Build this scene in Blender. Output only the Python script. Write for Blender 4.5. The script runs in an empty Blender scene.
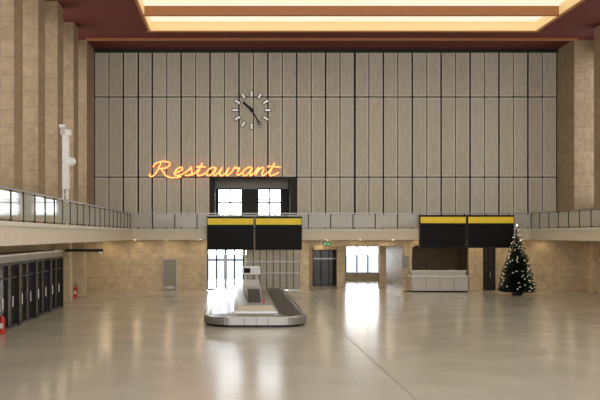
import bpy, math, random
from mathutils import Vector, Matrix
random.seed(7)
S=bpy.context.scene
S.view_settings.view_transform='Standard'
S.view_settings.look='None'
EYE=3.93; F=800.0; D=57.0
def sx(px,d=D): return (px-235)*d/F
def sz(py,d=D): return EYE+(235-py)*d/F

# ---------------- materials ----------------
M={}
def mat(name,col,rough=.6,metal=0,emit=None,es=0,spec=None):
    m=bpy.data.materials.new(name); m.use_nodes=True
    b=m.node_tree.nodes['Principled BSDF']
    b.inputs['Base Color'].default_value=(*col,1)
    b.inputs['Roughness'].default_value=rough
    b.inputs['Metallic'].default_value=metal
    if spec is not None: b.inputs['Specular IOR Level'].default_value=spec
    if emit:
        b.inputs['Emission Color'].default_value=(*emit,1); b.inputs['Emission Strength'].default_value=es
    M[name]=m
    # subtle procedural variation
    if not emit:
        nt=m.node_tree; g=nt.nodes.new('ShaderNodeNewGeometry'); n=nt.nodes.new('ShaderNodeTexNoise')
        n.inputs['Scale'].default_value=3; n.inputs['Detail'].default_value=4
        nt.links.new(g.outputs['Position'],n.inputs['Vector'])
        r=nt.nodes.new('ShaderNodeMix'); r.data_type='RGBA'
        r.inputs['A'].default_value=(*[c*.88 for c in col],1); r.inputs['B'].default_value=(*[min(1,c*1.1) for c in col],1)
        nt.links.new(n.outputs['Fac'],r.inputs['Factor']); nt.links.new(r.outputs['Result'],b.inputs['Base Color'])
    return m
def N(nt,t,**k):
    n=nt.nodes.new(t)
    for a,v in k.items(): setattr(n,a,v)
    return n
def stone(name,c1,c2,mortar,bw,bh,rough=.55,ms=.006,offset=.5):
    m=bpy.data.materials.new(name); m.use_nodes=True; nt=m.node_tree; b=nt.nodes['Principled BSDF']; L=nt.links.new
    g=N(nt,'ShaderNodeNewGeometry'); s=N(nt,'ShaderNodeSeparateXYZ'); L(g.outputs['Position'],s.inputs[0])
    a=N(nt,'ShaderNodeMath',operation='ADD'); L(s.outputs[0],a.inputs[0]); L(s.outputs[1],a.inputs[1])
    c=N(nt,'ShaderNodeCombineXYZ'); L(a.outputs[0],c.inputs[0]); L(s.outputs[2],c.inputs[1])
    br=N(nt,'ShaderNodeTexBrick'); br.offset=offset
    br.inputs['Color1'].default_value=(*c1,1); br.inputs['Color2'].default_value=(*c2,1); br.inputs['Mortar'].default_value=(*mortar,1)
    br.inputs['Scale'].default_value=1; br.inputs['Mortar Size'].default_value=ms; br.inputs['Brick Width'].default_value=bw; br.inputs['Row Height'].default_value=bh
    L(c.outputs[0],br.inputs['Vector'])
    n=N(nt,'ShaderNodeTexNoise'); n.inputs['Scale'].default_value=2.5; n.inputs['Detail'].default_value=8; L(g.outputs['Position'],n.inputs['Vector'])
    rr=N(nt,'ShaderNodeMapRange'); rr.inputs[1].default_value=.3; rr.inputs[2].default_value=.7; rr.inputs[3].default_value=.8; rr.inputs[4].default_value=1.15; L(n.outputs['Fac'],rr.inputs[0])
    mx=N(nt,'ShaderNodeVectorMath',operation='SCALE'); L(br.outputs['Color'],mx.inputs[0]); L(rr.outputs[0],mx.inputs['Scale'])
    L(mx.outputs[0],b.inputs['Base Color']); b.inputs['Roughness'].default_value=rough
    M[name]=m
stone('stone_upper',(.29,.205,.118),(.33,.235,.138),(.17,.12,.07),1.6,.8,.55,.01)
stone('stone_lower',(.52,.41,.265),(.56,.45,.295),(.34,.26,.165),1.9,.9,.45,.01)
mat('cream',(.60,.52,.39),.5); mat('soffit',(.7,.64,.52),.7)
mat('red_ceiling',(.12,.018,.010),.8); mat('beam',(.38,.15,.055),.5)
mat('dark_frame',(.018,.017,.016),.4,spec=.2); mat('joint',(.03,.025,.02),.8)
mat('panel_frame',(.60,.565,.475),.5)
mat('screen',(.006,.006,.006),.5,spec=.12); mat('casing',(.022,.022,.021),.5,spec=.2)
mat('yellow',(.85,.62,.02),.5); mat('white',(.75,.75,.72),.4); mat('black',(.012,.012,.012),.4,spec=.2)
mat('steel',(.50,.48,.45),.28,1.0); mat('steel_dull',(.33,.32,.30),.4,.8); mat('rubber',(.025,.025,.027),.25)
mat('grey_door',(.26,.235,.20),.5); mat('shutter',(.33,.31,.27),.45); mat('counter',(.50,.47,.42),.4); mat('wood',(.25,.13,.06),.4)
mat('red',(.55,.02,.015),.35); mat('needle',(.022,.045,.024),.7); mat('bark',(.08,.045,.025),.9)
mat('neon',(1,.3,.1),.5,0,(1,.36,.10),2.0); mat('fairy',(1,.9,.7),.5,0,(1,.88,.65),2.5)
mat('lamp',(1,.9,.7),.5,0,(1,.80,.52),30); mat('green_sign',(0,.2,.07),.5,0,(.02,.4,.12),.1); mat('white_glow',(1,1,1),.5,0,(1,1,1),.3)
mat('pavement',(.30,.34,.38),.9); mat('dark_glass',(.03,.028,.024),.1,spec=.3); mat('clock_white',(.85,.85,.82),.4,0,(1,1,1),.15)
# glass
def glass(name,tint,dens,rough=.05):
    m=bpy.data.materials.new(name); m.use_nodes=True; nt=m.node_tree; nt.nodes.clear(); L=nt.links.new
    o=N(nt,'ShaderNodeOutputMaterial'); t=N(nt,'ShaderNodeBsdfTransparent'); t.inputs[0].default_value=(*tint,1)
    p=N(nt,'ShaderNodeBsdfPrincipled'); p.inputs['Base Color'].default_value=(*tint,1); p.inputs['Roughness'].default_value=rough
    x=N(nt,'ShaderNodeMixShader'); x.inputs[0].default_value=dens; L(t.outputs[0],x.inputs[1]); L(p.outputs[0],x.inputs[2]); L(x.outputs[0],o.inputs[0]); M[name]=m
glass('pane',(.95,.98,1),.06); glass('rail_glass',(.60,.58,.51),.6)
# back wall panel
m=bpy.data.materials.new('panel'); m.use_nodes=True; nt=m.node_tree; b=nt.nodes['Principled BSDF']; L=nt.links.new
g=N(nt,'ShaderNodeNewGeometry'); mp=N(nt,'ShaderNodeVectorMath',operation='MULTIPLY'); mp.inputs[1].default_value=(6,1,1.2); L(g.outputs['Position'],mp.inputs[0])
n=N(nt,'ShaderNodeTexNoise'); n.inputs['Scale'].default_value=1; n.inputs['Detail'].default_value=6; n.inputs['Distortion'].default_value=.6; L(mp.outputs[0],n.inputs['Vector'])
s=N(nt,'ShaderNodeSeparateXYZ'); L(g.outputs['Position'],s.inputs[0])
sn=N(nt,'ShaderNodeMath',operation='SNAP'); sn.inputs[1].default_value=1.0286
ad=N(nt,'ShaderNodeMath',operation='ADD'); ad.inputs[1].default_value=9.975; L(s.outputs[0],ad.inputs[0]); L(ad.outputs[0],sn.inputs[0])
wn=N(nt,'ShaderNodeTexWhiteNoise',noise_dimensions='1D'); L(sn.outputs[0],wn.inputs['W'])
mm=N(nt,'ShaderNodeMath',operation='MULTIPLY_ADD'); mm.inputs[1].default_value=.3; L(wn.outputs['Value'],mm.inputs[0])
nr=N(nt,'ShaderNodeMapRange'); nr.inputs[1].default_value=.3; nr.inputs[2].default_value=.7; nr.inputs[3].default_value=0; nr.inputs[4].default_value=.7; L(n.outputs['Fac'],nr.inputs[0]); L(nr.outputs[0],mm.inputs[2])
cr=N(nt,'ShaderNodeMix',data_type='RGBA'); cr.inputs['A'].default_value=(.42,.385,.305,1); cr.inputs['B'].default_value=(.55,.515,.42,1)
L(mm.outputs[0],cr.inputs['Factor']); L(cr.outputs['Result'],b.inputs['Base Color']); b.inputs['Roughness'].default_value=.6; M['panel']=m
# floor
m=bpy.data.materials.new('floor_stone'); m.use_nodes=True; nt=m.node_tree; b=nt.nodes['Principled BSDF']; L=nt.links.new
g=N(nt,'ShaderNodeNewGeometry')
br=N(nt,'ShaderNodeTexBrick'); br.offset=0
br.inputs['Color1'].default_value=(.455,.415,.345,1); br.inputs['Color2'].default_value=(.465,.425,.355,1); br.inputs['Mortar'].default_value=(.41,.37,.30,1)
br.inputs['Scale'].default_value=1; br.inputs['Mortar Size'].default_value=.009; br.inputs['Brick Width'].default_value=1.6; br.inputs['Row Height'].default_value=1.6
L(g.outputs['Position'],br.inputs['Vector'])
n=N(nt,'ShaderNodeTexNoise'); n.inputs['Scale'].default_value=.5; n.inputs['Detail'].default_value=9; L(g.outputs['Position'],n.inputs['Vector'])
rr=N(nt,'ShaderNodeMapRange'); rr.inputs[1].default_value=.3; rr.inputs[2].default_value=.7; rr.inputs[3].default_value=.92; rr.inputs[4].default_value=1.05; L(n.outputs['Fac'],rr.inputs[0])
mx=N(nt,'ShaderNodeVectorMath',operation='SCALE'); L(br.outputs['Color'],mx.inputs[0]); L(rr.outputs[0],mx.inputs['Scale']); L(mx.outputs[0],b.inputs['Base Color'])
r2=N(nt,'ShaderNodeMapRange'); r2.inputs[1].default_value=.3; r2.inputs[2].default_value=.7; r2.inputs[3].default_value=.17; r2.inputs[4].default_value=.22; L(n.outputs['Fac'],r2.inputs[0]); L(r2.outputs[0],b.inputs['Roughness'])
b.inputs['Specular IOR Level'].default_value=1.0
M['floor_stone']=m
# laylight
m=bpy.data.materials.new('laylight'); m.use_nodes=True; nt=m.node_tree; nt.nodes.clear(); L=nt.links.new
o=N(nt,'ShaderNodeOutputMaterial'); e=N(nt,'ShaderNodeEmission'); L(e.outputs[0],o.inputs[0])
g=N(nt,'ShaderNodeNewGeometry'); n=N(nt,'ShaderNodeTexNoise'); n.inputs['Scale'].default_value=.35; L(g.outputs['Position'],n.inputs['Vector'])
cr=N(nt,'ShaderNodeMix',data_type='RGBA'); cr.inputs['A'].default_value=(1,.86,.58,1); cr.inputs['B'].default_value=(1,.94,.77,1); L(n.outputs['Fac'],cr.inputs['Factor']); L(cr.outputs['Result'],e.inputs[0]); e.inputs[1].default_value=1.05
M['laylight']=m
mat('lay_edge',(.8,.62,.35),.5,0,(1,.66,.25),.3)  # yellow recess sides; faint emission stands in for the panel's light on them

# ---------------- mesh builder ----------------
def empty(name,loc=(0,0,0)):
    e=bpy.data.objects.new(name,None); e.location=loc; S.collection.objects.link(e); return e
class MB:
    def __init__(s): s.v=[];s.f=[];s.m=[];s.mats=[]
    def mi(s,n):
        if n not in s.mats: s.mats.append(n)
        return s.mats.index(n)
    def box(s,x0,x1,y0,y1,z0,z1,m):
        x0,x1=sorted((x0,x1));y0,y1=sorted((y0,y1));z0,z1=sorted((z0,z1))
        b=len(s.v); s.v+=[(x0,y0,z0),(x1,y0,z0),(x1,y1,z0),(x0,y1,z0),(x0,y0,z1),(x1,y0,z1),(x1,y1,z1),(x0,y1,z1)]
        for q in ((0,3,2,1),(4,5,6,7),(0,1,5,4),(1,2,6,5),(2,3,7,6),(3,0,4,7)): s.f.append([b+i for i in q]); s.m.append(s.mi(m))
        return s
    def tube(s,p,q,r,m,seg=12,r2=None):
        p=Vector(p);q=Vector(q); r2=r if r2 is None else r2
        a=(q-p).normalized(); u=a.orthogonal().normalized(); w=a.cross(u)
        b=len(s.v)
        for P,R in((p,r),(q,r2)):
            for i in range(seg):
                t=2*math.pi*i/seg; s.v.append(tuple(P+(u*math.cos(t)+w*math.sin(t))*R))
        k=s.mi(m)
        for i in range(seg):
            j=(i+1)%seg; s.f.append([b+i,b+j,b+seg+j,b+seg+i]); s.m.append(k)
        s.f.append([b+i for i in range(seg)][::-1]); s.m.append(k); s.f.append([b+seg+i for i in range(seg)]); s.m.append(k)
        return s
    def rev(s,c,prof,m,seg=20,ax='z'):
        b=len(s.v);k=s.mi(m)
        for r,h in prof:
            for i in range(seg):
                t=2*math.pi*i/seg
                s.v.append((c[0]+r*math.cos(t),c[1]+r*math.sin(t),c[2]+h) if ax=='z' else (c[0]+r*math.cos(t),c[1]+h,c[2]+r*math.sin(t)))
        for a in range(len(prof)-1):
            for i in range(seg):
                j=(i+1)%seg; s.f.append([b+a*seg+i,b+a*seg+j,b+(a+1)*seg+j,b+(a+1)*seg+i]); s.m.append(k)
        return s
    def poly(s,pts,m):
        b=len(s.v); s.v+=[tuple(p) for p in pts]; s.f.append(list(range(b,b+len(pts)))); s.m.append(s.mi(m)); return s
    def build(s,name,parent=None,bevel=0,smooth=False):
        me=bpy.data.meshes.new(name); me.from_pydata(s.v,[],s.f)
        for n in s.mats: me.materials.append(M[n])
        me.polygons.foreach_set('material_index',s.m)
        if smooth: me.polygons.foreach_set('use_smooth',[True]*len(s.f))
        me.update(); o=bpy.data.objects.new(name,me); S.collection.objects.link(o)
        if parent: o.parent=parent
        if bevel:
            bv=o.modifiers.new('bevel','BEVEL'); bv.width=bevel; bv.segments=2; bv.limit_method='ANGLE'
        return o

ZC=sz(50)          # ceiling height 17.1
ZS0,ZS1=3.6,4.33   # gallery slab
XL,XR=-10.0,22.9
YN=4.0
# ---------------- floor / ceiling ----------------
MB().box(-14,28,-6,71,-.3,0,'floor_stone').build('floor')
MB().box(-60,90,71.0,160,-.35,-.05,'pavement').build('ground_outside')
c=MB()
sk=(-5.47,19.4,8.0,51.5)
c.box(-12.2,sk[0],YN,58,ZC,ZC+1,'red_ceiling').box(sk[1],25.2,YN,58,ZC,ZC+1,'red_ceiling')
c.box(sk[0],sk[1],sk[3],58,ZC,ZC+1,'red_ceiling').box(sk[0],sk[1],YN,sk[2],ZC,ZC+1,'red_ceiling')
c.build('ceiling')
sl=empty('ceiling_laylight')
MB().box(sk[0]-.05,sk[1]+.05,sk[2]-.05,sk[3]+.05,ZC+.55,ZC+.6,'laylight').build('luminous_panel',sl)
t=MB()
y=sk[3]
e=.06
t.box(sk[0],sk[0]+e,sk[2],sk[3],ZC-.03,ZC+.55,'lay_edge').box(sk[1]-e,sk[1],sk[2],sk[3],ZC-.03,ZC+.55,'lay_edge')
t.box(sk[0],sk[1],sk[3]-e,sk[3],ZC-.03,ZC+.55,'lay_edge')
k=0
while y-3.6>sk[2]:
    y-=3.6; t.box(sk[0],sk[1],y-.14,y+.14,ZC-.05,ZC+.5,'beam')
t.box(sk[0]-.25,sk[1]+.25,sk[3],sk[3]+.14,ZC-.1,ZC,'beam'); t.box(sk[0]-.14,sk[0],sk[2],sk[3],ZC-.1,ZC,'beam'); t.box(sk[1],sk[1]+.14,sk[2],sk[3],ZC-.1,ZC,'beam')
t.build('coffer_frame',sl)
MB().box(XL,XR,53.5,53.75,ZC-.14,ZC,'beam').build('trim_1')
MB().box(XL,XR,56.7,56.9,ZC-.22,ZC,'casing').build('trim_2')

# ---------------- back wall ----------------
wb=empty('wall_back')
w=MB(); T0,T1=57.0,57.4
wx0,wx1=sx(215),sx(290); wzt=sz(178.5)
w.box(-12.2,wx0,T0,T1,ZS0,ZC+.3,'joint').box(wx1,25.2,T0,T1,ZS0,ZC+.3,'joint').box(wx0,wx1,T0,T1,wzt,ZC+.3,'joint')
w.build('wall_core',wb)
p=MB(); nP=32; pw=(XR-XL)/nP
rows=[(ZS1,sz(177.7)),(sz(176.7),sz(97.7)),(sz(96.7),sz(51))]
for i in range(nP):
    x0=XL+i*pw; x1=x0+pw
    gl=.055 if i%2==0 else .035; gr=.035 if i%2==0 else .055
    if i in(3,18): gl=.1
    for r,(z0,z1) in enumerate(rows):
        if r==0 and x1>wx0+.1 and x0<wx1-.1: continue
        a,bb=x0+gl,x1-gr
        p.box(a,bb,56.93,T0,z0,z1,'panel_frame')
        p.box(a+.1,bb-.1,56.905,56.93,z0+.1,z1-.1,'panel')
p.build('cladding_panels',wb)
q=MB()
for i in range(0,nP+1,2):
    x=XL+i*pw; z0=ZS1 if not(wx0-.1<x<wx1+.1) else wzt
    q.box(x-.035,x+.035,56.89,57,z0,ZC-.2,'dark_frame')
q.box(XL,XR,56.9,57,sz(177.7),sz(176.7),'dark_frame').box(XL,XR,56.9,57,sz(97.7),sz(96.7),'dark_frame')
q.build('ribs',wb)
lw=MB()
op=[(207,244),(246,300.5),(309,404),(412,469),(483,496)]
cur=sx(60)
for a,bq in op:
    lw.box(cur,sx(a),T0,T1,0,ZS0,'stone_lower'); cur=sx(bq)
lw.box(cur,26,T0,T1,0,ZS0,'stone_lower')
for a,bq in op: lw.box(sx(a),sx(bq),T0,T1,sz(246 if a>300 else 249),ZS0,'stone_lower')
lw.build('lower_wall',wb)
# upper window recess
wr=empty('window_1')
r=MB()
r.box(wx0-.2,wx0,T1,58.9,ZS1,wzt+.2,'casing').box(wx1,wx1+.2,T1,58.9,ZS1,wzt+.2,'casing').box(wx0-.2,wx1+.2,T1,58.9,wzt,wzt+.2,'shutter')
r.box(wx0-.2,wx1+.2,T1,58.9,ZS1-.1,ZS1,'shutter')
d=58.6
def fr(mb,x0,x1,z0,z1,d,nx,nz,m='dark_frame',th=.05):
    for i in range(nx+1):
        x=x0+(x1-x0)*i/nx; mb.box(x-th/2,x+th/2,d-.05,d+.05,z0,z1,m)
    for i in range(nz+1):
        z=z0+(z1-z0)*i/nz; mb.box(x0,x1,d-.05,d+.05,z-th/2,z+th/2,m)
a0,a1,b0,b1=sx(218,d),sx(242,d),sx(258,d),sx(281,d); zt=sz(189,d)
r.box(wx0,wx1,d,d+.2,zt,wzt,'grey_door').box(wx0,a0,d,d+.2,ZS1,zt,'casing').box(a1,b0,d,d+.2,ZS1,zt,'casing').box(b1,wx1,d,d+.2,ZS1,zt,'casing')
fr(r,a0,a1,ZS1,zt,d,2,3,th=.11); fr(r,b0,b1,ZS1,zt,d,2,3,th=.11)
r.box(wx0-.08,wx0,56.88,57,ZS1,wzt,'dark_frame').box(wx1,wx1+.08,56.88,57,ZS1,wzt,'dark_frame').box(wx0-.08,wx1+.08,56.88,57,wzt-.1,wzt,'dark_frame')
r.box(a0,b1,d-.4,d-.3,sz(200,d),sz(200,d)+.06,'dark_frame')
r.build('frame',wr)
g=MB(); g.box(a0,b1,d+.07,d+.08,ZS1,zt,'pane'); g.build('glazing',wr)

# lower glazed doors
dr=empty('door_1'); r=MB(); fr(r,sx(207.5),sx(243.5),.03,sz(249.5),57.2,4,1,th=.1); r.box(sx(207.5),sx(243.5),57.15,57.25,2.1,2.2,'dark_frame'); r.box(sx(224),sx(227),57.12,57.28,0,sz(249.5),'steel_dull')
r.tube((sx(222),57.05,.9),(sx(222),57.05,1.3),.02,'steel').tube((sx(229),57.05,.9),(sx(229),57.05,1.3),.02,'steel')
r.build('frame',dr); MB().box(sx(208),sx(243),57.2,57.21,.05,sz(250),'pane').build('glazing',dr)
sh=empty('folding_shutter'); r=MB()
x0,x1=sx(246.5),sx(300); n=8
r.box(x0-.02,x1+.02,56.96,56.99,0.01,2.96,'casing')
for i in range(n):
    xa=x0+(x1-x0)*i/n; xb=x0+(x1-x0)*(i+1)/n; r.box(xa+.03,xb-.03,56.9,56.96,.03,2.9,'shutter')
for zz in (.02,1.2,2.0,2.86): r.box(x0,x1,56.86,56.9,zz,zz+.07,'steel_dull')
r.build('leaves',sh)
r=MB(); r.box(sx(163),sx(176),56.94,57,0,sz(260),'grey_door').box(sx(162),sx(163),56.9,57,0,sz(259),'steel_dull').box(sx(176),sx(177),56.9,57,0,sz(259),'steel_dull').box(sx(162),sx(177),56.9,57,sz(260),sz(259),'steel_dull')
r.tube((sx(174.5),56.9,1.05),(sx(172.5),56.9,1.05),.02,'steel').box(sx(164.5),sx(174.5),56.93,56.95,.1,.3,'steel_dull').build('door_2')
r=MB(); fr(r,sx(483.3),sx(495.7),.03,sz(246.5),57.2,2,1,'casing',.09); r.box(sx(483),sx(496),57.2,57.22,.03,3.1,'dark_glass'); r.box(sx(483),sx(496),57.14,57.2,2.1,2.22,'casing'); r.tube((sx(490.5),57.1,.9),(sx(490.5),57.1,1.3),.02,'steel'); r.build('door_3')
# lobby behind openings
lb=empty('wall_lobby'); r=MB(); LD=69
wl,wrr,wlo,whi=sx(346,LD),sx(379,LD),sz(273,LD),sz(246.5,LD)
r.box(4.6,wl,LD,LD+.3,0,3.4,'stone_lower').box(wrr,19.5,LD,LD+.3,0,3.4,'stone_lower').box(wl,wrr,LD,LD+.3,0,wlo,'stone_lower').box(wl,wrr,LD,LD+.3,whi,3.4,'stone_lower')
r.box(4.6,4.9,T1,LD,0,3.4,'stone_lower').box(19.2,19.5,T1,LD,0,3.4,'stone_lower').box(4.6,19.5,T1,LD+.3,3.35,3.6,'soffit')
r.box(12.3,12.6,T1,LD,0,3.4,'stone_lower')
for px,d,wd in((341,60.5,.6),(383,61,.5)):
    X=sx(px,d); r.box(X-wd/2,X+wd/2,d,d+.6,0,3.35,'stone_lower')
r.build('lobby_shell',lb)
wn_=empty('window_2'); r=MB(); fr(r,wl,wrr,wlo,whi,LD+.1,3,1,th=.1); r.build('frame',wn_); MB().box(wl,wrr,LD+.14,LD+.15,wlo,whi,'pane').build('glazing',wn_)
d4=empty('door_4'); r=MB(); xa,xb=sx(313,62),sx(337,62); fr(r,xa,xb,.03,2.75,62,3,1,'dark_frame',.08); r.box(xa,xb,62,62.03,.03,2.75,'dark_glass').box(xa-.1,xb+.1,61.95,62.1,2.75,3.35,'stone_lower').box(4.9,xa,61.95,62.1,0,3.35,'stone_lower')
r.box(xa,xb,61.9,61.95,2.05,2.15,'steel_dull'); r.build('leaves',d4)
r=MB()
for X in (6.5,8.5,10.5): 
    for Y in (58.6,61.5,65): r.rev((X,Y,3.33),[(.001,0),(.14,0),(.16,.02)],'lamp',16)
for X in (14,16.5): r.rev((X,59,3.33),[(.001,0),(.14,0),(.16,.02)],'lamp',16)
r.build('lobby_downlights')

# ---------------- side walls ----------------
edges=[54.0-4.45*k for k in range(11)]
def side(name,xi,sgn,xlow,win0):
    ro=empty(name); r=MB()
    xo=xi+sgn*1.6; xw=xi+sgn*1.9
    for k,e in enumerate(edges):
        r.box(xi,xo,e,57 if k==0 else e+1.5,ZS1,ZC,'stone_upper')
    r.box(xo,xw,YN,57,ZS1,6,'stone_upper').box(xo,xw,YN,57,16,ZC,'stone_upper')
    for k,e in enumerate(edges): r.box(xo,xw,e,57 if k==0 else e+1.5,6,16,'stone_upper')
    r.build('pilasters',ro)
    r=MB(); r.box(xlow,xlow+sgn*.3,YN,57,0,ZS0,'stone_lower'); r.build('lower_wall',ro)
    wi=empty(win0); r=MB()
    for k in range(len(edges)-1):
        y0=edges[k+1]+1.5; y1=edges[k]; xm=xo+sgn*.12
        for j in range(4):
            yy=y0+(y1-y0)*j/3; r.box(xm-.04,xm+.04,yy-.04,yy+.04,6,16,'dark_frame')
        for j in range(6):
            z=6+2*j; r.box(xm-.04,xm+.04,y0,y1,z-.04,z+.04,'dark_frame')
    r.build('mullions',wi)
side('wall_left',XL,-1,-10.7,'window_3'); side('wall_right',XR,1,24.6,'window_4')
for d0,nm in ((51,'gallery_pillar'),(46.5,'gallery_pillar.001')):
    MB().box(-10.4,-9.6,d0,d0+.8,.0,ZS0,'stone_lower').build(nm,None,.02)
r=MB(); r.box(sx(594,54),sx(594,54)+.7,54.2,54.9,0,ZS0,'stone_lower'); r.build('gallery_pillar.002',None,.02)

# ---------------- gallery ----------------
GX0,GX1,GY=-6.95,19.9,54.0
gb=empty('gallery_balcony'); r=MB()
r.box(-12.2,GX0,YN,57,ZS0,ZS1,'cream').box(GX1,25.2,YN,57,ZS0,ZS1,'cream').box(GX0,GX1,GY,57,ZS0,ZS1,'cream')
r.build('slab',gb)
r=MB(); 
r.box(GX0,GX0+.06,YN,GY-.06,ZS1-.12,ZS1+.02,'panel_frame').box(GX1-.06,GX1,YN,GY-.06,ZS1-.12,ZS1+.02,'panel_frame').box(GX0,GX1,GY-.06,GY,ZS1-.12,ZS1+.02,'panel_frame')
r.build('fascia_lip',gb)
rl=empty('gallery_railing'); r=MB(); gl=MB()
zt=5.36
def run(p0,p1,axis):
    n=max(1,round(abs(p1-p0)/1.5)); st=(p1-p0)/n
    for i in range(n+1):
        v=p0+st*i
        if axis=='x': r.box(v-.03,v+.03,GY+.1,GY+.17,ZS1,zt,'casing')
        else:
            for X in(GX0-.14,GX1+.14): r.box(X-.035,X+.035,v-.025,v+.025,ZS1,zt,'casing')
        if i<n:
            if axis=='x': gl.box(v+.04,v+st-.04,GY+.12,GY+.14,ZS1+.1,zt-.06,'rail_glass')
            else:
                for X in(GX0-.14,GX1+.14): gl.box(X-.01,X+.01,v+.04,v+st-.04,ZS1+.1,zt-.06,'rail_glass')
run(GX0-.14,GX1+.14,'x'); run(YN,GY+.1,'y')
r.box(GX0-.17,GX1+.17,GY+.09,GY+.18,zt,zt+.06,'steel_dull')
for X in(GX0-.14,GX1+.14): r.box(X-.045,X+.045,YN,GY+.1,zt,zt+.06,'steel_dull')
r.build('posts_and_handrail',rl); gl.build('glass_infill',rl)

# recessed round soffit downlights
def dl(name,pts):
    r=MB()
    for X,Y in pts: r.rev((X,Y,ZS0-.006),[(.001,0),(.15,0),(.17,.005)],'lamp',16)
    r.build(name)
dl('gallery_downlights',[(x,yy) for x in [-9+2.2*i for i in range(15)] for yy in (54.9,56.2)])
dl('gallery_downlights.001',[(-8.3,14+3.5*i) for i in range(12)])
dl('gallery_downlights.002',[(22,14+3.5*i) for i in range(12)])

# ---------------- clock ----------------
ck=empty('wall_clock'); cx,cz,R=sx(251.5),sz(110.5),1.38; r=MB()
def bar(mb,ang,r0,r1,wd,y0,y1,m):
    a=math.radians(ang); u=(math.sin(a),math.cos(a)); v=(u[1],-u[0])
    P=[(cx+u[0]*rr+v[0]*s_*wd/2, cz+u[1]*rr+v[1]*s_*wd/2) for rr,s_ in((r0,-1),(r0,1),(r1,1),(r1,-1))]
    A=[(x,y0,z) for x,z in P]; B=[(x,y1,z) for x,z in P]
    mb.poly(A,m); mb.poly(B[::-1],m)
    for i in range(4): j=(i+1)%4; mb.poly([A[j],A[i],B[i],B[j]],m)
for h in range(12):
    bar(r,h*30,R-.46,R+.02,.24,56.82,56.88,'black'); bar(r,h*30,R-.42,R-.02,.15,56.79,56.82,'clock_white')
r.build('hour_marks',ck)
r=MB(); bar(r,313,-.2,.82,.15,56.74,56.77,'black'); bar(r,150,-.3,1.3,.1,56.70,56.73,'black'); r.rev((cx,56.68,cz),[(.001,0),(.12,0),(.12,.22)],'black',20,'y'); r.build('hands',ck)

# ---------------- neon sign ----------------
ns=empty('restaurant_neon_sign')
G={
'R':[[(5.5,13.2),(5,9),(4.4,5),(3.2,1),(1,-.8),(-1.5,.2),(-1,2)],[(-.5,8.5),(0,11.5),(3.5,13.8),(9,14.3),(13.5,13),(14,10),(11,7.6),(5.2,6.9)],[(7.5,7.1),(10.5,3.6),(14,0),(19,-2),(24,-2),(29,-1)]],
'e':[[(0,2.5),(4,3.8),(7.2,6),(6,8.2),(3,7.6),(1.2,4.5),(1.8,1.2),(4.3,0),(7.2,.8),(10,2.7)]],
's':[[(0,2.7),(3,5.5),(4.6,8.6),(5.6,6),(7,3.2),(6.3,.8),(3.6,0),(1.2,1)],[(6.5,1),(8,.9),(10,2.7)]],
't':[[(0,2.7),(2.5,7),(3.6,12.8)],[(3.6,12.8),(2.9,7),(2.5,2),(4,0),(7,.6),(10,2.7)],[(-1,8.8),(3,9.1),(8,8.8)]],
'a':[[(8.4,7.2),(5.2,8.4),(1.8,6.2),(.9,2.4),(3,0),(6,1.6),(8.4,7.6),(7.9,2.4),(9.2,0),(12,2.7)]],
'u':[[(0,2.7),(2,8),(1.4,2.6),(3.2,0),(6.4,1.6),(8.2,8),(7.9,2.2),(9.4,0),(12,2.7)]],
'r':[[(0,2.7),(1.9,8.8),(3,7.4),(6.2,7.6),(6,3.4),(7,.3),(10,2.7)]],
'n':[[(0,2.7),(2,8.2),(1.7,0)],[(1.7,0),(2.8,5),(5.6,8.3),(7.4,6.4),(7.2,2),(8.8,0),(12,2.7)]],
'T':[[(0,2.7),(2.5,7),(3.6,12.8)],[(3.6,12.8),(2.9,7),(2.5,2),(4,0),(7,.8),(11,3.2)],[(-2,9.2),(3,9.3),(11,8.4)]],
}
adv={'R':20.5,'e':10.2,'s':10.2,'t':10,'a':12,'u':12,'r':10.2,'n':12,'T':10}
def cat(P,n=7):
    Q=[P[0]]+P+[P[-1]]; out=[]
    for i in range(1,len(Q)-2):
        for k in range(n):
            t=k/n; o=[]
            for c_ in(0,1):
                a,b_,c2,d_=Q[i-1][c_],Q[i][c_],Q[i+1][c_],Q[i+2][c_]
                o.append(.5*((2*b_)+(-a+c2)*t+(2*a-5*b_+4*c2-d_)*t*t+(-a+3*b_-3*c2+d_)*t**3))
            out.append(o)
    out.append(P[-1]); return out
cu=bpy.data.curves.new('neon_tubes','CURVE'); cu.dimensions='3D'; cu.bevel_depth=.055; cu.bevel_resolution=2
cb=bpy.data.curves.new('letter_backing','CURVE'); cb.dimensions='3D'; cb.bevel_depth=.06; cb.bevel_resolution=1
sc=1.05/14.035; ox=0; X0=sx(151.5); Z0=sz(176.0)
for ch in 'RestauranT':
    for st in G[ch]:
        pts=cat(st)
        for C,yy in((cu,56.62),(cb,56.76)):
            sp=C.splines.new('POLY'); sp.points.add(len(pts)-1)
            for i,(x,z) in enumerate(pts): sp.points[i].co=(X0+(x*1.0+ox+.32*z)*sc,yy,Z0+z*sc*.93,1)
    ox+=adv[ch]
cu.materials.append(M['neon']); cb.materials.append(M['red'])
for C in(cu,cb):
    o=bpy.data.objects.new(C.name,C); S.collection.objects.link(o); o.parent=ns
r=MB()
for i in range(14): r.tube((X0+.4+i*.65,56.6,Z0+.08),(X0+.4+i*.65,56.86,Z0+.08),.015,'casing',6)
r.build('standoffs',ns)

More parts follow.
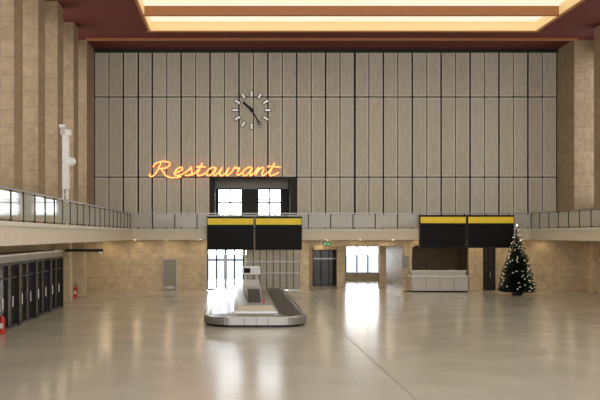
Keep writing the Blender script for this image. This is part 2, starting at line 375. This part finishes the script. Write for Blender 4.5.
# ---------------- display boards ----------------
def board(name,pl,pr,pt,pb):
    e=empty(name); d=53.6; r=MB(); mid=(pl+pr)/2
    xa,xb,za,zb=sx(pl,d),sx(pr,d),sz(pb,d),sz(pt,d); xm=(xa+xb)/2; hz=zb-.5
    for a,b_ in((xa,xm-.04),(xm+.04,xb)):
        r.box(a,b_,d,d+.25,za,zb,'casing')
        r.box(a+.06,b_-.06,d-.02,d,za+.06,hz-.03,'screen')
        r.box(a+.04,b_-.04,d-.03,d,hz+.02,zb-.06,'yellow')
        r.box(a-.02,b_+.02,d-.05,d+.28,zb,zb+.07,'casing')
    for X in(xa+.5,xm,xb-.5): r.box(X-.05,X+.05,d+.25,53.94,za+.9,za+1.0,'steel_dull')
    r.build('casing_and_screens',e,.01)
board('flight_display_board',207,302,217.5,250)
board('flight_display_board.001',420,514,216,248)

# ---------------- baggage carousel ----------------
bc=empty('baggage_carousel')
CX=.9; HW=2.27; Y0,Y1=34.0,53.0
def stad(hw,ins,z,n=10,cr=1.3):
    x0,x1,y0,y1=CX-hw+ins,CX+hw-ins,Y0+ins,Y1-ins; rr=max(.05,cr-ins); pts=[]
    for (cxx,cyy,a0) in((x1-rr,y0+rr,-90),(x1-rr,y1-rr,0),(x0+rr,y1-rr,90),(x0+rr,y0+rr,180)):
        for i in range(n+1):
            a=math.radians(a0+90*i/n); pts.append((cxx+rr*math.cos(a),cyy+rr*math.sin(a),z))
    return pts
def rings(mb,specs,mats_):
    R_=[stad(HW,i,z) for i,z in specs]; b=len(mb.v); n=len(R_[0])
    for q_ in R_: mb.v+=q_
    for k in range(len(R_)-1):
        for i in range(n):
            j=(i+1)%n; mb.f.append([b+k*n+i,b+k*n+j,b+(k+1)*n+j,b+(k+1)*n+i]); mb.m.append(mb.mi(mats_[k]))
    return b+(len(R_)-1)*n,n
r=MB()
s_,n_=rings(r,[(.12,0),(.12,.1),(.0,.1),(0,.4),(.05,.45),(.2,.45),(.2,.42),(1.25,.5),(1.25,.56),(1.33,.56),(1.5,.8)],
      ['black','black','steel_dull','steel','steel','steel','rubber','steel','steel','steel'])
r.f.append([s_+i for i in range(n_)]); r.m.append(r.mi('steel_dull'))
r.build('belt_and_fairing',bc)
r=MB()
yy=Y0+1.6
while yy<Y1-1.6:
    for sg in(-1,1):
        xa=CX+sg*(HW-.22); xb=CX+sg*(HW-1.23)
        r.poly([(xa,yy,.425),(xb,yy+.12,.503),(xb,yy+.15,.503),(xa,yy+.03,.425)],'black')
    yy+=.4
for i in (-1,0,1): r.box(CX+i*.5-.01,CX+i*.5+.01,Y0-.006,Y0,.1,.4,'casing')
r.build('slat_joints',bc)
r=MB()
r.box(CX-.3,CX+.3,37.6,50,.8,.95,'steel_dull'); r.box(CX-.36,CX+.36,39.0,41.0,.8,1.3,'steel_dull')
r.poly([(CX-.3,37.0,.81),(CX+.3,37.0,.81),(CX+.3,39.0,1.3),(CX-.3,39.0,1.3)],'rubber')
r.poly([(CX-.3,37.0,.8),(CX-.3,39,1.3),(CX-.3,39,.8)],'steel_dull').poly([(CX+.3,37.0,.8),(CX+.3,39,.8),(CX+.3,39,1.3)],'steel_dull')
r.box(CX+.36,CX+.46,36.6,36.7,.78,.98,'red').box(CX-.45,CX+.45,44,44.6,.8,1.45,'counter')
r.tube((CX-.3,44.3,1.4),(CX-.3,44.3,2.0),.04,'steel').tube((CX+.3,44.3,1.4),(CX+.3,44.3,2.0),.04,'steel')
r.box(CX-.48,CX+.48,44.2,44.4,1.75,2.2,'white').box(CX-.4,CX-.05,44.18,44.2,1.83,2.1,'screen').box(CX+.05,CX+.4,44.18,44.2,1.83,2.1,'steel_dull')
r.build('feeder_and_info_panel',bc,.01)

# ---------------- counter ----------------
sc_=empty('service_counter'); d=55.0; xa,xb=sx(412,d),sx(468,d); r=MB()
r.box(xa,xb,d,d+1.1,0.1,1.05,'counter').box(xa+.05,xb-.05,d+.05,d+1.05,0,.1,'black').box(xa-.08,xb+.08,d-.1,d+1.15,1.05,1.12,'white')
for i in range(1,4): X=xa+(xb-xa)*i/4; r.box(X-.012,X+.012,d-.006,d,.12,1.04,'casing')
r.box(xa+.05,xb-.05,d+.35,d+.45,1.12,1.42,'counter').box(xa,xb,d+.25,d+.55,1.42,1.48,'white')
r.build('counter_body',sc_,.01)
r=MB(); r.tube((xa-.35,d+.3,.03),(xa-.35,d+.3,2.3),.04,'steel_dull').rev((xa-.35,d+.3,0),[(.001,.04),(.2,.04),(.22,0)],'casing').box(xa-.6,xa-.15,d+.26,d+.34,1.6,2.5,'grey_door'); r.build('stand_sign')

# ---------------- christmas tree ----------------
ct=empty('christmas_tree'); TX,TY,TH=sx(517,52.3),52.3,4.5
V=[];Fc=[]; tips=[]
z=.35; lev=0
while z<TH-.05:
    f=(z-.35)/(TH-.35); Rr=1.12*(1-f)**.92+.05; nb=int(7+13*(1-f)); ph=random.random()*6
    for i in range(nb):
        a=ph+2*math.pi*i/nb+random.uniform(-.15,.15); rr=Rr*random.uniform(.8,1.1); dirv=Vector((math.cos(a),math.sin(a),0)); sd=Vector((-dirv.y,dirv.x,0))
        nst=max(3,int(rr/.07))
        for k in range(nst+1):
            t_=k/nst; P=Vector((TX,TY,z))+dirv*(rr*t_)+Vector((0,0,-.32*rr*t_+.28*rr*t_*t_))
            ln=(.26*(1-.75*t_)+.05)*min(1,rr*1.3)
            for s2 in(-1,1):
                for up in(.35,-.35):
                    b=len(V); e2=P+sd*s2*ln+dirv*ln*.6+Vector((0,0,up*ln+random.uniform(-.03,.03)))
                    V.extend([tuple(P-dirv*.03),tuple(P+dirv*.045+Vector((0,0,.02))),tuple(e2)]); Fc.append((b,b+1,b+2))
        tips.append((Vector((TX,TY,z))+dirv*rr*.9+Vector((0,0,-.04*rr+.03))))
    z+=.13*(1-.3*f); lev+=1
me=bpy.data.meshes.new('branches'); me.from_pydata(V,[],Fc); me.materials.append(M['needle']); o=bpy.data.objects.new('branches',me); S.collection.objects.link(o); o.parent=ct
r=MB(); r.tube((TX,TY,.02),(TX,TY,TH),.09,'bark',10,.015).rev((TX,TY,0),[(.3,0),(.34,.05),(.3,.3),(.001,.3)],'casing',20)
r.build('trunk_and_stand',ct)
r=MB()
for tp in random.sample(tips,min(len(tips),110)): r.rev(tuple(tp),[(.001,-.023),(.016,-.011),(.019,0),(.016,.011),(.001,.023)],'fairy',6)
r.rev((TX,TY,TH+.05),[(.001,-.1),(.05,0),(.001,.12)],'fairy',6)
r.build('fairy_lights',ct)

# ---------------- left glazed kiosks ----------------
kf=empty('glazed_door_front'); r=MB(); KX=-9.42; ka,kb=20.0,43.5
r.box(-10.68,KX-.12,ka,kb,2.75,3.12,'steel_dull').box(-10.68,KX-.12,kb-.1,kb,0,2.75,'casing')
r.box(KX-.14,KX-.1,ka,kb,.03,2.72,'dark_glass').box(KX-.12,KX,ka,kb,2.72,3.12,'shutter').box(KX-.12,KX+.04,ka,kb,2.66,2.78,'dark_frame').box(KX-.12,KX+.02,ka,kb,0,.12,'dark_frame')
n=16
for i in range(n+1):
    y=ka+(kb-ka)*i/n; th=.14 if i%2==0 else .05
    r.box(KX-.12,KX+(.08 if i%2==0 else 0),y-th/2,y+th/2,0,2.72,'dark_frame')
    if i<n: r.tube((KX+.05,y+.55,.9),(KX+.05,y+.55,1.35),.02,'steel',8); r.box(KX-.12,KX,y,y+(kb-ka)/n,2.1,2.16,'dark_frame')
r.box(KX-.1,KX+.03,ka,kb,3.04,3.12,'white')
r.build('frames_and_glazing',kf)
r=MB(); d=44.2; r.box(-9.4,-7.3,d,d+.14,3.0,3.16,'casing').tube((-9.0,d+.07,3.1),(-9.0,d+.07,3.6),.02,'steel_dull').tube((-7.7,d+.07,3.1),(-7.7,d+.07,3.6),.02,'steel_dull').rev((-7.45,d+.07,2.98),[(.001,-.12),(.09,-.1),(.12,0),(.08,.04)],'white')
r.build('hanging_lamp_rail')
def ext(name,x,y):
    r=MB(); r.rev((x,y,0),[(.001,0),(.1,0),(.11,.04),(.11,.56),(.09,.64),(.04,.7),(.035,.76),(.001,.76)],'red',18)
    r.tube((x,y,.74),(x,y,.82),.03,'black').tube((x-.02,y,.82),(x+.13,y,.86),.015,'black').tube((x+.03,y,.78),(x+.14,y-.02,.7),.013,'black').tube((x+.14,y-.02,.7),(x+.14,y-.02,.3),.016,'black').box(x-.07,x+.07,y-.118,y-.105,.25,.45,'white')
    r.build(name)
ext('fire_extinguisher',sx(75.5,50),50); ext('fire_extinguisher.001',-9.2,31.6)

# ---------------- loudspeaker mast on left gallery ----------------
lm=empty('loudspeaker_mast'); r=MB(); X,Y=-8.45,40.0; zb=ZS1; top=sz(125,Y)
r.rev((X,Y,zb),[(.4,0),(.42,.05),(.1,.1)],'steel_dull')
for dx,dy in((-.12,-.1),(.12,-.1),(0,.14)): r.tube((X+dx,Y+dy,zb+.05),(X+dx,Y+dy,top-1),.035,'white',8)
z=zb+.3
while z<top-1.1: r.tube((X-.12,Y-.1,z),(X+.12,Y-.1,z+.3),.018,'white',6).tube((X+.12,Y-.1,z),(X,Y+.14,z+.3),.018,'white',6); z+=.3
r.box(X-.16,X+.16,Y-.16,Y+.16,top-3.2,top-.5,'white').box(X-.24,X+.06,Y-.22,Y+.1,top-.5,top-.1,'counter').box(X-.28,X-.02,Y-.3,Y,top-.15,top,'white').box(X-.0,X+.26,Y-.25,Y+.1,top-.55,top-.25,'white')
r.build('mast',lm)
r=MB(); r.rev((X+.3,Y-.2,sz(162,Y)),[(.001,-.1),(.15,-.09),(.23,0),(.23,.05),(.15,.14),(.001,.18)],'white',24,'y').tube((X,Y,sz(162,Y)),(X+.3,Y-.1,sz(162,Y)),.04,'white'); r.build('round_reflector',lm,0,True)

# ---------------- exit sign ----------------
es=empty('exit_sign'); d=55.6; r=MB(); xa,xb,za,zb=sx(322,d),sx(331,d),sz(245.5,d),sz(242,d)
r.box(xa,xb,d,d+.08,za,zb,'green_sign').tube((xa+.15,d+.04,zb),(xa+.15,d+.04,ZS0),.012,'casing',6).tube((xb-.15,d+.04,zb),(xb-.15,d+.04,ZS0),.012,'casing',6)
xm=xa+.17; zm=(za+zb)/2-.01
for P,Q in(((0,0),(.04,.05)),((0,0),(-.05,-.06)),((0,0),(.04,-.04)),((.04,-.04),(.03,-.09)),((.04,.04),(.09,.01)),((.03,.04),(-.03,.02))):
    r.tube((xm+P[0],d-.005,zm+P[1]),(xm+Q[0],d-.005,zm+Q[1]),.01,'white_glow',6)
r.rev((xm+.05,d-.02,zm+.085),[(.001,0),(.018,.005),(.018,.02)],'white_glow',10,'y')
r.box(xm+.15,xm+.3,d-.01,d,zm-.015,zm+.015,'white_glow').poly([(xm+.3,d-.01,zm-.05),(xm+.37,d-.01,zm),(xm+.3,d-.01,zm+.05)],'white_glow')
r.build('panel',es)

r=MB(); 
r.box(4.3,4.34,14,56,0,.002,'grey_door').box(10.9,10.94,14,56,0,.002,'grey_door'); r.build('trim_3')

# ---------------- world (overcast sky, brighter toward the airfield side), camera ----------------
W=bpy.data.worlds.new('World'); S.world=W; W.use_nodes=True; nt=W.node_tree; bg=nt.nodes['Background']
tc=N(nt,'ShaderNodeTexCoord'); sp=N(nt,'ShaderNodeSeparateXYZ'); nt.links.new(tc.outputs['Generated'],sp.inputs[0])
mx=N(nt,'ShaderNodeMix',data_type='RGBA'); mx.inputs['A'].default_value=(1,.99,.98,1); mx.inputs['B'].default_value=(.80,.88,1,1); nt.links.new(sp.outputs[2],mx.inputs['Factor']); nt.links.new(mx.outputs['Result'],bg.inputs[0])
cl=N(nt,'ShaderNodeMath',operation='MAXIMUM'); cl.inputs[1].default_value=0; nt.links.new(sp.outputs[1],cl.inputs[0])
pw_=N(nt,'ShaderNodeMath',operation='POWER'); pw_.inputs[1].default_value=6; nt.links.new(cl.outputs[0],pw_.inputs[0])
ma=N(nt,'ShaderNodeMath',operation='MULTIPLY_ADD'); ma.inputs[1].default_value=9; ma.inputs[2].default_value=3.3; nt.links.new(pw_.outputs[0],ma.inputs[0]); nt.links.new(ma.outputs[0],bg.inputs[1])
cd=bpy.data.cameras.new('camera'); cd.lens=48; cd.sensor_width=36; cd.shift_x=65/600; cd.shift_y=35/600; cd.clip_end=500
co=bpy.data.objects.new('camera',cd); co.location=(0,0,EYE); co.rotation_euler=(math.pi/2,0,0); S.collection.objects.link(co); S.camera=co
